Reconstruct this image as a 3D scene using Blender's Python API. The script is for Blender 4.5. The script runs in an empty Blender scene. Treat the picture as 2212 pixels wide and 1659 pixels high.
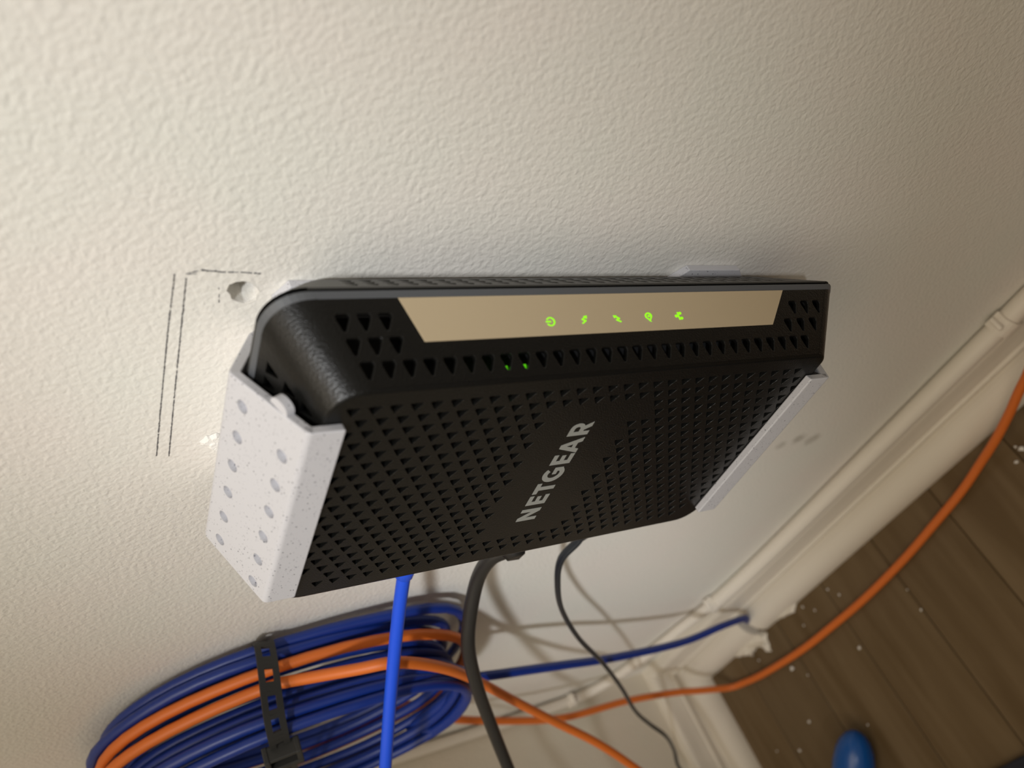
import bpy, bmesh, math, random
from mathutils import Vector, Matrix, noise

scene = bpy.context.scene
COL = scene.collection
random.seed(7)
Z0 = 0.3603                       # height of the modem's middle above the floor

# ------------------------------------------------------------------ camera
RIGHT = Vector((0.3308, -0.3850, -0.8616)); DOWN = Vector((-0.6716, -0.7375, 0.0717)); FWD = Vector((-0.6630, 0.5549, -0.5025))
cam_d = bpy.data.cameras.new('camera')
cam = bpy.data.objects.new('camera', cam_d); COL.objects.link(cam)
cam_d.sensor_fit = 'HORIZONTAL'; cam_d.sensor_width = 36.0
cam_d.lens = 1751.47 / 2212.0 * 36.0
cam_d.clip_start = 0.01; cam_d.clip_end = 50
rot = Matrix((RIGHT, -DOWN, -FWD)).transposed()
cam.matrix_world = Matrix.Translation((0.13615, -0.17516, 0.15297 + Z0)) @ rot.to_4x4()
cam_d.dof.use_dof = True; cam_d.dof.focus_distance = 0.29; cam_d.dof.aperture_fstop = 9.5
scene.camera = cam

# ------------------------------------------------------------------ world, lamps, exposure
scene.view_settings.view_transform = 'Standard'
scene.view_settings.look = 'None'
scene.view_settings.gamma = 1.0
scene.view_settings.use_curve_mapping = False
scene.view_settings.exposure = -0.2
world = bpy.data.worlds.new('room_light'); scene.world = world
world.use_nodes = True
world.node_tree.nodes['Background'].inputs[0].default_value = (1.0, 0.88, 0.72, 1)
world.node_tree.nodes['Background'].inputs[1].default_value = 0.34

def look_at(o, target):
    o.rotation_euler = (Vector(target) - o.location).to_track_quat('-Z', 'Y').to_euler()
LD = Vector((0.472, -0.656, 0.590)).normalized()      # direction towards the lamp, from the cable shadows on the wall
sp = bpy.data.lights.new('ceiling_lamp', 'SPOT')       # cone squeezed to a strip to shape the bright band on the wall
sp.energy = 520; sp.color = (0.97, 0.985, 1.0); sp.spot_size = math.radians(16.2); sp.spot_blend = 0.72; sp.shadow_soft_size = 0.14
spo = bpy.data.objects.new('ceiling_lamp', sp); COL.objects.link(spo)
sx_, sy_ = Vector((-0.6744, 0.1626, 0.7203)).normalized(), Vector((-0.5681, -0.7374, -0.3654)).normalized()
spo.matrix_world = Matrix.Translation((1.508, -2.136, 2.378)) @ Matrix((sx_, sy_, LD)).transposed().to_4x4() @ Matrix.Diagonal((0.239, 1, 1, 1))
ar = bpy.data.lights.new('warm_fill_light', 'AREA')  # added warm fill from an unseen source, brightens the upper wall most
ar.energy = 6.3; ar.color = (1.0, 0.86, 0.67); ar.shape = 'DISK'; ar.size = 1.0
aro = bpy.data.objects.new('warm_fill_light', ar); COL.objects.link(aro)
aro.location = (0.10, -0.68, 1.45); look_at(aro, (-0.02, 0, 0.40))

# ------------------------------------------------------------------ materials
def new_mat(name, color, rough=0.5, metal=0.0, spec=0.5):
    m = bpy.data.materials.new(name); m.use_nodes = True
    b = m.node_tree.nodes['Principled BSDF']
    b.inputs['Base Color'].default_value = (*color, 1)
    b.inputs['Roughness'].default_value = rough
    b.inputs['Metallic'].default_value = metal
    b.inputs['Specular IOR Level'].default_value = spec
    return m, m.node_tree, b
def add_bump(nt, b, scale, strength, dist, detail=2.0, rough=0.5, stretch=None, second=None):
    tc = nt.nodes.new('ShaderNodeTexCoord'); src = tc.outputs['Object']
    if stretch:
        mp = nt.nodes.new('ShaderNodeMapping'); mp.inputs['Scale'].default_value = stretch
        nt.links.new(src, mp.inputs['Vector']); src = mp.outputs['Vector']
    n = nt.nodes.new('ShaderNodeTexNoise'); n.inputs['Scale'].default_value = scale
    n.inputs['Detail'].default_value = detail; n.inputs['Roughness'].default_value = rough
    nt.links.new(src, n.inputs['Vector'])
    bp = nt.nodes.new('ShaderNodeBump'); bp.inputs['Strength'].default_value = strength; bp.inputs['Distance'].default_value = dist
    nt.links.new(n.outputs['Fac'], bp.inputs['Height'])
    last = bp
    if second:
        s2, st2, d2 = second
        n2 = nt.nodes.new('ShaderNodeTexNoise'); n2.inputs['Scale'].default_value = s2; n2.inputs['Detail'].default_value = 2
        nt.links.new(src, n2.inputs['Vector'])
        bp2 = nt.nodes.new('ShaderNodeBump'); bp2.inputs['Strength'].default_value = st2; bp2.inputs['Distance'].default_value = d2
        nt.links.new(n2.outputs['Fac'], bp2.inputs['Height']); nt.links.new(bp.outputs['Normal'], bp2.inputs['Normal'])
        last = bp2
    nt.links.new(last.outputs['Normal'], b.inputs['Normal'])
    return src

def wall_material(name, scuffs=(), tint=(1, 1, 1)):
    m, nt, b = new_mat(name, (0.78, 0.765, 0.715), 0.55, 0, 0.3)
    tc = nt.nodes.new('ShaderNodeTexCoord')
    mp = nt.nodes.new('ShaderNodeMapping'); mp.inputs['Rotation'].default_value = (0, 0.6, 0); mp.inputs['Scale'].default_value = (1.0, 1.0, 1.0)
    nt.links.new(tc.outputs['Object'], mp.inputs['Vector'])
    # roller stipple: ridged noise
    n = nt.nodes.new('ShaderNodeTexNoise'); n.inputs['Scale'].default_value = 500; n.inputs['Detail'].default_value = 1.6; n.inputs['Roughness'].default_value = 0.45; n.inputs['Distortion'].default_value = 0.25
    nt.links.new(mp.outputs['Vector'], n.inputs['Vector'])
    rp = nt.nodes.new('ShaderNodeValToRGB'); rp.color_ramp.elements[0].position = 0.22; rp.color_ramp.elements[1].position = 0.80
    nt.links.new(n.outputs['Fac'], rp.inputs['Fac'])
    n2 = nt.nodes.new('ShaderNodeTexNoise'); n2.inputs['Scale'].default_value = 90; n2.inputs['Detail'].default_value = 2
    nt.links.new(tc.outputs['Object'], n2.inputs['Vector'])
    b1 = nt.nodes.new('ShaderNodeBump'); b1.inputs['Strength'].default_value = 0.52; b1.inputs['Distance'].default_value = 0.00045
    nt.links.new(rp.outputs['Color'], b1.inputs['Height'])
    b2 = nt.nodes.new('ShaderNodeBump'); b2.inputs['Strength'].default_value = 0.3; b2.inputs['Distance'].default_value = 0.0006
    nt.links.new(n2.outputs['Fac'], b2.inputs['Height']); nt.links.new(b1.outputs['Normal'], b2.inputs['Normal'])
    nt.links.new(b2.outputs['Normal'], b.inputs['Normal'])
    # faint paint mottling
    n3 = nt.nodes.new('ShaderNodeTexNoise'); n3.inputs['Scale'].default_value = 14; n3.inputs['Detail'].default_value = 3
    nt.links.new(tc.outputs['Object'], n3.inputs['Vector'])
    r3 = nt.nodes.new('ShaderNodeValToRGB')
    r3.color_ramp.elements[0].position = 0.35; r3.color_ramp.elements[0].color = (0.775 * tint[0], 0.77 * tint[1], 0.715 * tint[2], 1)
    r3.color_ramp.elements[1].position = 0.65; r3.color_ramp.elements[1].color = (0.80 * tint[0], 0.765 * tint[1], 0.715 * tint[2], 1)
    nt.links.new(n3.outputs['Fac'], r3.inputs['Fac'])
    col = r3.outputs['Color']
    # scuff marks with a place of their own on the paint
    for (x, y, z, r, k) in scuffs:
        vm = nt.nodes.new('ShaderNodeVectorMath'); vm.operation = 'DISTANCE'; vm.inputs[1].default_value = (x, y, z)
        nz = nt.nodes.new('ShaderNodeTexNoise'); nz.inputs['Scale'].default_value = 160; nz.inputs['Detail'].default_value = 2
        nt.links.new(tc.outputs['Object'], nz.inputs['Vector'])
        nt.links.new(tc.outputs['Object'], vm.inputs[0])
        ad = nt.nodes.new('ShaderNodeMath'); ad.operation = 'MULTIPLY_ADD'; ad.inputs[1].default_value = r * 1.4
        nt.links.new(nz.outputs['Fac'], ad.inputs[0]); nt.links.new(vm.outputs['Value'], ad.inputs[2])
        mr = nt.nodes.new('ShaderNodeMapRange'); mr.inputs['From Min'].default_value = r * 1.1; mr.inputs['From Max'].default_value = r * 1.9
        mr.inputs['To Min'].default_value = k; mr.inputs['To Max'].default_value = 0
        nt.links.new(ad.outputs[0], mr.inputs['Value'])
        mx = nt.nodes.new('ShaderNodeMix'); mx.data_type = 'RGBA'; mx.inputs[7].default_value = (0.28, 0.25, 0.2, 1)
        nt.links.new(mr.outputs['Result'], mx.inputs[0]); nt.links.new(col, mx.inputs[6]); col = mx.outputs[2]
    nt.links.new(col, b.inputs['Base Color'])
    return m

M = {}
M['wall'] = wall_material('wall_paint', [(-0.1447, 0, 0.1324, 0.005, 0.5), (-0.1471, 0, 0.1183, 0.0055, 0.45), (-0.149, 0, 0.1435, 0.004, 0.35)])
M['wall_b'] = wall_material('wall_paint_shade_tint', (), (0.90, 0.86, 0.78))  # same wall paint, shade and brown floor bounce put into its tint
m, nt, b = new_mat('trim_paint', (0.74, 0.69, 0.60), 0.4); add_bump(nt, b, 60, 0.25, 0.0008, 3); M['trim'] = m
m, nt, b = new_mat('plaster', (0.80, 0.78, 0.74), 0.9, 0, 0.1); add_bump(nt, b, 900, 0.8, 0.0006, 4); M['plaster'] = m
m, nt, b = new_mat('pencil', (0.16, 0.155, 0.16), 0.6); M['pencil'] = m
M['gap'] = new_mat('joint_dirt', (0.02, 0.014, 0.008), 0.9)[0]

def speckled():
    m, nt, b = new_mat('speckled_white_plastic', (0.66, 0.66, 0.69), 0.45, 0, 0.4)
    tc = nt.nodes.new('ShaderNodeTexCoord')
    col = None
    base = nt.nodes.new('ShaderNodeRGB'); base.outputs[0].default_value = (0.56, 0.56, 0.59, 1); col = base.outputs[0]
    for sc, th, dark, mask in ((700, 0.17, (0.10, 0.10, 0.13), 130), (1250, 0.19, (0.24, 0.24, 0.28), 210)):
        v = nt.nodes.new('ShaderNodeTexVoronoi'); v.inputs['Scale'].default_value = sc
        nt.links.new(tc.outputs['Object'], v.inputs['Vector'])
        lt = nt.nodes.new('ShaderNodeMath'); lt.operation = 'LESS_THAN'; lt.inputs[1].default_value = th
        nt.links.new(v.outputs['Distance'], lt.inputs[0])
        sep = nt.nodes.new('ShaderNodeSeparateColor'); nt.links.new(v.outputs['Color'], sep.inputs[0])
        gt = nt.nodes.new('ShaderNodeMath'); gt.operation = 'GREATER_THAN'; gt.inputs[1].default_value = 0.62
        nt.links.new(sep.outputs[0], gt.inputs[0])
        mu = nt.nodes.new('ShaderNodeMath'); mu.operation = 'MULTIPLY'
        nt.links.new(lt.outputs[0], mu.inputs[0]); nt.links.new(gt.outputs[0], mu.inputs[1])
        mx = nt.nodes.new('ShaderNodeMix'); mx.data_type = 'RGBA'; mx.inputs[7].default_value = (*dark, 1)
        nt.links.new(mu.outputs[0], mx.inputs[0]); nt.links.new(col, mx.inputs[6]); col = mx.outputs[2]
    nt.links.new(col, b.inputs['Base Color'])
    # printed layer lines across x and slight surface unevenness
    w = nt.nodes.new('ShaderNodeTexWave'); w.wave_type = 'BANDS'; w.bands_direction = 'X'; w.inputs['Scale'].default_value = 900; w.inputs['Distortion'].default_value = 0.5
    nt.links.new(tc.outputs['Object'], w.inputs['Vector'])
    b1 = nt.nodes.new('ShaderNodeBump'); b1.inputs['Strength'].default_value = 0.08; b1.inputs['Distance'].default_value = 0.0001
    nt.links.new(w.outputs['Fac'], b1.inputs['Height'])
    n = nt.nodes.new('ShaderNodeTexNoise'); n.inputs['Scale'].default_value = 500
    nt.links.new(tc.outputs['Object'], n.inputs['Vector'])
    b2 = nt.nodes.new('ShaderNodeBump'); b2.inputs['Strength'].default_value = 0.15; b2.inputs['Distance'].default_value = 0.0002
    nt.links.new(n.outputs['Fac'], b2.inputs['Height']); nt.links.new(b1.outputs['Normal'], b2.inputs['Normal'])
    nt.links.new(b2.outputs['Normal'], b.inputs['Normal'])
    return m
M['bracket'] = speckled()
m, nt, b = new_mat('black_textured_plastic', (0.0050, 0.0050, 0.0046), 0.32, 0, 0.36); add_bump(nt, b, 1700, 0.75, 0.00018, 2); M['black'] = m
m, nt, b = new_mat('dark_grey_plastic', (0.045, 0.043, 0.038), 0.5, 0, 0.5); add_bump(nt, b, 2200, 0.3, 0.0001, 2); M['rear'] = m
M['band'] = new_mat('grey_band_plastic', (0.085, 0.09, 0.098), 0.42)[0]
M['core'] = new_mat('inner_black', (0.006, 0.006, 0.007), 0.7)[0]
m, nt, b = new_mat('satin_gold', (0.56, 0.455, 0.30), 0.42, 0.25, 0.5); add_bump(nt, b, 3000, 0.25, 0.00008, 2); M['gold'] = m
M['logo'] = new_mat('grey_print', (0.27, 0.275, 0.255), 0.5)[0]
def emit(name, col, st):
    m, nt, b = new_mat(name, (0.1, 0.3, 0.02), 0.5)
    b.inputs['Emission Color'].default_value = (*col, 1); b.inputs['Emission Strength'].default_value = st
    return m
M['led'] = emit('green_icon_light', (0.33, 1.0, 0.0), 0.95)
M['led2'] = emit('green_board_led', (0.10, 0.75, 0.0), 0.8)
def cable_mat(name, col, rough=0.4, bump=True):
    m, nt, b = new_mat(name, col, rough)
    if bump: add_bump(nt, b, 300, 0.12, 0.0004, 2)
    return m
M['blue'] = cable_mat('blue_cable_jacket', (0.010, 0.080, 0.70), 0.38)
M['blue_coil'] = cable_mat('navy_blue_cable_jacket', (0.005, 0.027, 0.21), 0.4)
M['orange'] = cable_mat('orange_cable_jacket', (0.66, 0.15, 0.018), 0.5)
M['coax'] = cable_mat('black_rubber_jacket', (0.018, 0.017, 0.016), 0.36)
M['power'] = cable_mat('dark_power_cable', (0.012, 0.016, 0.022), 0.35)
M['strap'] = cable_mat('black_strap_plastic', (0.022, 0.022, 0.02), 0.6)
M['white_cable'] = cable_mat('painted_white_cable', (0.74, 0.69, 0.61), 0.45)
m, nt, b = new_mat('glossy_blue', (0.0, 0.07, 0.30), 0.28); M['tip'] = m
m, nt, b = new_mat('navy_fabric', (0.012, 0.013, 0.022), 0.9); add_bump(nt, b, 900, 0.8, 0.001, 3); M['mat'] = m

def wood(i):
    rnd = random.Random(100 + i)
    m, nt, b = new_mat('floor_board_wood', (0.1, 0.065, 0.03), 0.5, 0, 0.35)
    tc = nt.nodes.new('ShaderNodeTexCoord')
    mp = nt.nodes.new('ShaderNodeMapping'); mp.inputs['Scale'].default_value = (26, 2.6, 8); mp.inputs['Location'].default_value = (rnd.uniform(0, 9), rnd.uniform(0, 9), 0)
    nt.links.new(tc.outputs['Object'], mp.inputs['Vector'])
    n = nt.nodes.new('ShaderNodeTexNoise'); n.inputs['Scale'].default_value = 2.2; n.inputs['Detail'].default_value = 5; n.inputs['Distortion'].default_value = 0.6
    nt.links.new(mp.outputs['Vector'], n.inputs['Vector'])
    r = nt.nodes.new('ShaderNodeValToRGB')
    k = rnd.uniform(0.9, 1.12)
    r.color_ramp.elements[0].position = 0.32; r.color_ramp.elements[0].color = (0.100 * k, 0.063 * k, 0.026 * k, 1)
    r.color_ramp.elements[1].position = 0.70; r.color_ramp.elements[1].color = (0.150 * k, 0.104 * k, 0.054 * k, 1)
    nt.links.new(n.outputs['Fac'], r.inputs['Fac']); nt.links.new(r.outputs['Color'], b.inputs['Base Color'])
    bp = nt.nodes.new('ShaderNodeBump'); bp.inputs['Strength'].default_value = 0.2; bp.inputs['Distance'].default_value = 0.001
    nt.links.new(n.outputs['Fac'], bp.inputs['Height']); nt.links.new(bp.outputs['Normal'], b.inputs['Normal'])
    return m

# ------------------------------------------------------------------ mesh helpers
class MB:
    def __init__(s): s.v = []; s.f = []; s.sm = []; s.mi = []
    def add(s, verts, faces, smooth=False, mi=0):
        o = len(s.v); s.v += [tuple(p) for p in verts]
        for f in faces: s.f.append(tuple(o + i for i in f)); s.sm.append(smooth); s.mi.append(mi)
        return s
    def box(s, lo, hi, mi=0):
        x0, y0, z0 = lo; x1, y1, z1 = hi
        vs = [(x0, y0, z0), (x1, y0, z0), (x1, y1, z0), (x0, y1, z0), (x0, y0, z1), (x1, y0, z1), (x1, y1, z1), (x0, y1, z1)]
        return s.add(vs, [(0, 3, 2, 1), (4, 5, 6, 7), (0, 1, 5, 4), (1, 2, 6, 5), (2, 3, 7, 6), (3, 0, 4, 7)], False, mi)
    def prism(s, poly, fn, a, b, smooth=False):
        """polygon (2d) swept between a and b; fn(p, t) -> 3d"""
        n = len(poly)
        vs = [fn(p, a) for p in poly] + [fn(p, b) for p in poly]
        fs = [(i, (i + 1) % n, n + (i + 1) % n, n + i) for i in range(n)]
        s.add(vs, fs, smooth)
        s.add(vs[:n], [tuple(range(n))[::-1]]); s.add(vs[n:], [tuple(range(n))])
        return s
    def tube(s, path, r, n=12, cap=True, flat=None):
        P = [Vector(p) for p in path]; m = len(P)
        T = [(P[min(i + 1, m - 1)] - P[max(i - 1, 0)]).normalized() for i in range(m)]
        ref = Vector((0, 0, 1)) if abs(T[0].z) < 0.8 else Vector((1, 0, 0))
        N = (ref - T[0] * ref.dot(T[0])).normalized()
        vs = []
        for i in range(m):
            N = (N - T[i] * N.dot(T[i])).normalized(); B = T[i].cross(N)
            rr = r[i] if isinstance(r, (list, tuple)) else r
            fa, fb = flat if flat else (1, 1)
            for k in range(n):
                a = 2 * math.pi * k / n
                vs.append(P[i] + N * (rr * fa * math.cos(a)) + B * (rr * fb * math.sin(a)))
        fs = [(i * n + k, i * n + (k + 1) % n, (i + 1) * n + (k + 1) % n, (i + 1) * n + k) for i in range(m - 1) for k in range(n)]
        s.add(vs, fs, True)
        if cap:
            s.add(vs[:n], [tuple(range(n))[::-1]]); s.add(vs[-n:], [tuple(range(n))])
        return s
    def mesh(s, name, mats):
        me = bpy.data.meshes.new(name); me.from_pydata([tuple(p) for p in s.v], [], s.f); me.update()
        for mt in (mats if isinstance(mats, (list, tuple)) else [mats]): me.materials.append(mt)
        me.polygons.foreach_set('use_smooth', s.sm); me.polygons.foreach_set('material_index', s.mi)
        bm = bmesh.new(); bm.from_mesh(me); bmesh.ops.recalc_face_normals(bm, faces=bm.faces); bm.to_mesh(me); bm.free()
        return me
    def build(s, name, mats, parent=None, origin=None):
        if origin is not None:
            o = Vector(origin); s.v = [tuple(Vector(p) - o) for p in s.v]
        ob = bpy.data.objects.new(name, s.mesh(name, mats)); COL.objects.link(ob)
        if origin is not None: ob.location = origin
        if parent is not None: put(ob, parent)
        return ob
def put(ob, parent):
    """parent keeping the world place (parents are never rotated here)"""
    ob.parent = parent
    off = Vector((0, 0, 0)); p = parent
    while p is not None: off += p.location; p = p.parent
    ob.location = ob.location - off
def empty(name, loc):
    o = bpy.data.objects.new(name, None); COL.objects.link(o); o.location = loc; o.empty_display_size = 0.02; return o
def tag(o, label, cat, group=None, kind=None):
    if label: o['label'] = label
    if cat: o['category'] = cat
    if group: o['group'] = group
    if kind: o['kind'] = kind
    return o
def struct(o, label=None): 
    o['kind'] = 'structure'
    if label: o['label'] = label
    return o
def crom(pts, seg=8):
    P = [Vector(p) for p in pts]; P = [P[0] * 2 - P[1]] + P + [P[-1] * 2 - P[-2]]; out = []
    for i in range(1, len(P) - 2):
        for k in range(seg):
            t = k / seg; a, b_, c, d = P[i - 1], P[i], P[i + 1], P[i + 2]
            out.append(0.5 * ((2 * b_) + (c - a) * t + (2 * a - 5 * b_ + 4 * c - d) * t * t + (3 * b_ - a - 3 * c + d) * t ** 3))
    out.append(P[-2]); return out
def plate(outer, holes, thick, bev=0.0):
    """flat plate with holes: 2d outlines in metres -> verts (u, v, w) with w from -thick to 0, faces"""
    S = 1000.0
    cu = bpy.data.curves.new('tmp', 'CURVE'); cu.dimensions = '2D'; cu.fill_mode = 'BOTH'
    for loop in [outer] + list(holes):
        spn = cu.splines.new('POLY'); spn.points.add(len(loop) - 1)
        for p, q in zip(spn.points, loop): p.co = (q[0] * S, q[1] * S, 0, 1)
        spn.use_cyclic_u = True
    cu.extrude = thick * S / 2 - bev * S
    if bev: cu.bevel_depth = bev * S; cu.bevel_resolution = 1; cu.offset = -bev * S
    ob = bpy.data.objects.new('tmp', cu); COL.objects.link(ob)
    dg = bpy.context.evaluated_depsgraph_get(); dg.update()
    me = bpy.data.meshes.new_from_object(ob.evaluated_get(dg))
    vs = [(v.co.x / S, v.co.y / S, v.co.z / S - thick / 2) for v in me.vertices]
    fs = [tuple(p.vertices) for p in me.polygons]
    bpy.data.objects.remove(ob); bpy.data.curves.remove(cu); bpy.data.meshes.remove(me)
    return vs, fs
def baked(ob):
    """apply the modifiers of ob"""
    dg = bpy.context.evaluated_depsgraph_get(); dg.update()
    me = bpy.data.meshes.new_from_object(ob.evaluated_get(dg))
    ob.modifiers.clear(); ob.data = me
def circ(cx, cy, rx, ry=None, n=20, a0=0.0, a1=2 * math.pi, close=True):
    ry = rx if ry is None else ry
    m = n if close else n + 1
    return [(cx + rx * math.cos(a0 + (a1 - a0) * k / n), cy + ry * math.sin(a0 + (a1 - a0) * k / n)) for k in range(m)]

# ------------------------------------------------------------------ setting: walls
XB = -0.51                                                     # face of the side wall
hole = [(-0.0203, 0.4659), (-0.0193, 0.4642), (-0.0190, 0.4622), (-0.0199, 0.4598), (-0.0214, 0.4583), (-0.0230, 0.4574), (-0.0243, 0.4580),
        (-0.0257, 0.4580), (-0.0268, 0.4594), (-0.0274, 0.4610), (-0.0266, 0.4632), (-0.0255, 0.4648), (-0.0240, 0.4652), (-0.0225, 0.4664)]
vs, fs = plate([(XB - 0.05, -0.05), (1.6, -0.05), (1.6, 2.4), (XB - 0.05, 2.4)], [hole], 0.012)
w = MB().add([(u, -ww - 0.0, v) for u, v, ww in vs], fs)
wall = w.build('wall_back', M['wall'])
struct(wall, 'off-white stippled wall that carries the modem')
# crater of the drilled hole: a rough plaster funnel behind the opening
cr = MB(); n = len(hole); hc = Vector((-0.0232, 0, 0.4617)); rings = []
for k, (dep, sc) in enumerate(((-0.0001, 1.04), (0.0005, 0.99), (0.007, 0.97), (0.013, 0.90), (0.0170, 0.55))):
    rings.append([(hc.x + (p[0] - hc.x) * sc * (1 + 0.10 * (k > 1) * noise.noise(Vector((i * 1.7, k * 2.1, 3)))) - 0.05 * dep, dep, hc.z + (p[1] - hc.z) * sc) for i, p in enumerate(hole)])
vv = [p for r in rings for p in r]
cr.add(vv, [(k * n + i, k * n + (i + 1) % n, (k + 1) * n + (i + 1) % n, (k + 1) * n + i) for k in range(4) for i in range(n)], True)
cr.add(rings[-1], [tuple(range(n))])
cr.build('drill_hole', M['plaster'], wall)
# broken plaster around the second anchor
ch = MB()
for (x, z, r, h) in ((-0.0895, 0.4652, 0.0032, 0.0011), (-0.0912, 0.4640, 0.0028, 0.0016), (-0.0880, 0.4638, 0.0024, 0.0013), (-0.0905, 0.4668, 0.0016, 0.0006), (-0.0925, 0.4632, 0.0014, 0.0018)):
    ring = [(x + r * math.cos(a) * (1 + 0.35 * noise.noise(Vector((a * 2, x * 900, 1)))), z + r * math.sin(a) * (1 + 0.35 * noise.noise(Vector((a * 2, z * 900, 5))))) for a in [k * math.pi / 6 for k in range(12)]]
    vv = [(p[0], -0.0001, p[1]) for p in ring] + [(x + (p[0] - x) * 0.55, -h, z + (p[1] - z) * 0.55) for p in ring]
    ch.add(vv, [(i, (i + 1) % 12, 12 + (i + 1) % 12, 12 + i) for i in range(12)] + [tuple(range(12, 24))])
ch.build('chipped_plaster', M['plaster'], wall)
# pencil marks: thin broken strokes lying on the paint
def pencil(pts, wdt, keep=0.9, seed=0):
    rnd = random.Random(seed); mb = MB()
    L = []
    for (a, b_) in zip(pts[:-1], pts[1:]):
        d = math.hypot(b_[0] - a[0], b_[1] - a[1]); k = max(2, int(d / 0.0006))
        L += [(a[0] + (b_[0] - a[0]) * i / k, a[1] + (b_[1] - a[1]) * i / k) for i in range(k)]
    L = [(x + 0.00013 * noise.noise(Vector((x * 900, z * 900, seed))), z + 0.00013 * noise.noise(Vector((x * 900, z * 900, seed + 9)))) for x, z in L]
    for i in range(len(L) - 1):
        if rnd.random() > keep: continue
        a, b_ = Vector(L[i]), Vector(L[i + 1]); t = (b_ - a).normalized(); nn = Vector((-t.y, t.x)) * wdt * rnd.uniform(0.3, 0.75)
        a2 = a - t * 0.00005; b2 = b_ + t * 0.00005
        q = [a2 + nn, b2 + nn, b2 - nn, a2 - nn]
        mb.add([(p.x, -0.00012, p.y) for p in q], [(0, 1, 2, 3)])
    return mb.build('pencil_mark', M['pencil'], wall)
pencil([(-0.0163, 0.4803), (-0.0383, 0.4810), (-0.0639, 0.4814), (-0.0952, 0.4818)], 0.00032, 0.985, 1)
pencil([(-0.0177, 0.4773), (-0.0349, 0.4775), (-0.0622, 0.4778), (-0.0960, 0.4780)], 0.00032, 0.985, 2)
pencil([(-0.0162, 0.4774), (-0.0152, 0.4745), (-0.0150, 0.4728), (-0.0156, 0.4680), (-0.0157, 0.4633), (-0.0163, 0.4573)], 0.00036, 0.92, 3)
pencil([(-0.0166, 0.4768), (-0.0160, 0.4742), (-0.0146, 0.4736), (-0.0152, 0.4720), (-0.0159, 0.4722), (-0.0149, 0.4701), (-0.0157, 0.4690)], 0.00024, 0.7, 4)
pencil([(-0.0172, 0.4692), (-0.0200, 0.4688), (-0.0225, 0.4685), (-0.0281, 0.4679)], 0.0002, 0.45, 5)

w = MB().box((XB - 0.02, -2.2, -0.05), (XB, 0.0, 2.4))
wb = w.build('wall_left', M['wall_b']); struct(wb, 'plain off-white side wall meeting the modem wall at the corner')

# ------------------------------------------------------------------ floor of narrow boards
fl = MB().box((XB - 0.02, -2.2, -0.03), (1.6, 0.0, -0.0035)).build('floor', M['gap']); struct(fl, 'brown wooden strip floor with plaster dust')
wood_mats = [wood(i) for i in range(5)]
pw = 0.0625; x = -0.245 - 5 * pw; k = 0
while x < 1.55:
    x0 = max(x, XB - 0.015) + 0.0003; x1 = x + pw - 0.0003
    if x1 > x0:
        bvl = 0.0005
        prof = [(x0, -0.004), (x1, -0.004), (x1, -bvl), (x1 - bvl, 0), (x0 + bvl, 0), (x0, -bvl)]
        p = MB().prism(prof, lambda q, t: (q[0], t, q[1]), -2.2, -0.001)
        p.build('floor_board', wood_mats[k % 5], fl)
    x += pw; k += 1

# ------------------------------------------------------------------ baseboards
def qarc(cx, cz, r, a0, a1, n=7): return [(cx + r * math.cos(a0 + (a1 - a0) * i / n), cz + r * math.sin(a0 + (a1 - a0) * i / n)) for i in range(n + 1)]
board = [(-0.003, 0.0), (0.0135, 0.0), (0.0135, 0.0235), (0.0150, 0.0245), (0.0150, 0.0265), (0.0130, 0.0275), (0.0115, 0.034), (0.0105, 0.041)] + qarc(0.0060, 0.041, 0.0045, 0, math.pi / 2) + [(-0.003, 0.0455)]
qr = [(0.0133, 0.0), (0.0312, 0.0)] + [(0.0133 + 0.0179 * math.cos(a), 0.0185 * math.sin(a)) for a in [0.1 + i * (math.pi / 2 - 0.1) / 9 for i in range(10)]]
bb = MB().prism(board, lambda q, t: (t, -q[0], q[1]), XB - 0.012, 1.6).build('baseboard_back', M['trim']); struct(bb, 'painted moulded baseboard under the modem')
gap0, gap1 = -0.3935, -0.3835
q1 = MB().prism(qr, lambda q, t: (t, -q[0], q[1]), XB + 0.013, gap0).build('quarter_round', M['trim'], bb)
q2 = MB().prism(qr, lambda q, t: (t, -q[0], q[1]), gap1, 1.6).build('quarter_round', M['trim'], bb)
bl = MB().prism(board, lambda q, t: (XB + q[0], t, q[1] * 0.99), -2.2, 0.006).build('baseboard_left', M['trim']); struct(bl, 'painted moulded baseboard along the side wall')
MB().prism(qr, lambda q, t: (XB + q[0], t, q[1]), -2.2, -0.0133).build('quarter_round', M['trim'], bl)
# torn caulk and paint flaps lying over the floor edge
def flap(pts, h, seed):
    c = Vector((sum(p[0] for p in pts) / len(pts), sum(p[1] for p in pts) / len(pts)))
    L = []
    for a, b_ in zip(pts, pts[1:] + pts[:1]):
        for i in range(4):
            t = i / 4; q = Vector(a).lerp(Vector(b_), t); L.append(q + Vector((noise.noise(Vector((q.x * 400, q.y * 400, seed))), noise.noise(Vector((q.x * 400, q.y * 400, seed + 3))))) * 0.0016)
    n = len(L); vv = [(p.x, p.y, 0.0002) for p in L] + [(c.x + (p.x - c.x) * 0.8, c.y + (p.y - c.y) * 0.8, h * (0.7 + 0.5 * noise.noise(Vector((p.x * 200, p.y * 200, 1))))) for p in L]
    mb = MB().add(vv, [(i, (i + 1) % n, n + (i + 1) % n, n + i) for i in range(n)] + [tuple(range(n, 2 * n))], False)
    return mb.build('torn_caulk', M['trim'], bb)
flap([(-0.3790, -0.0260), (-0.3390, -0.0260), (-0.3380, -0.0310), (-0.3475, -0.0355), (-0.3600, -0.0330), (-0.3745, -0.0310)], 0.004, 1)
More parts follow.
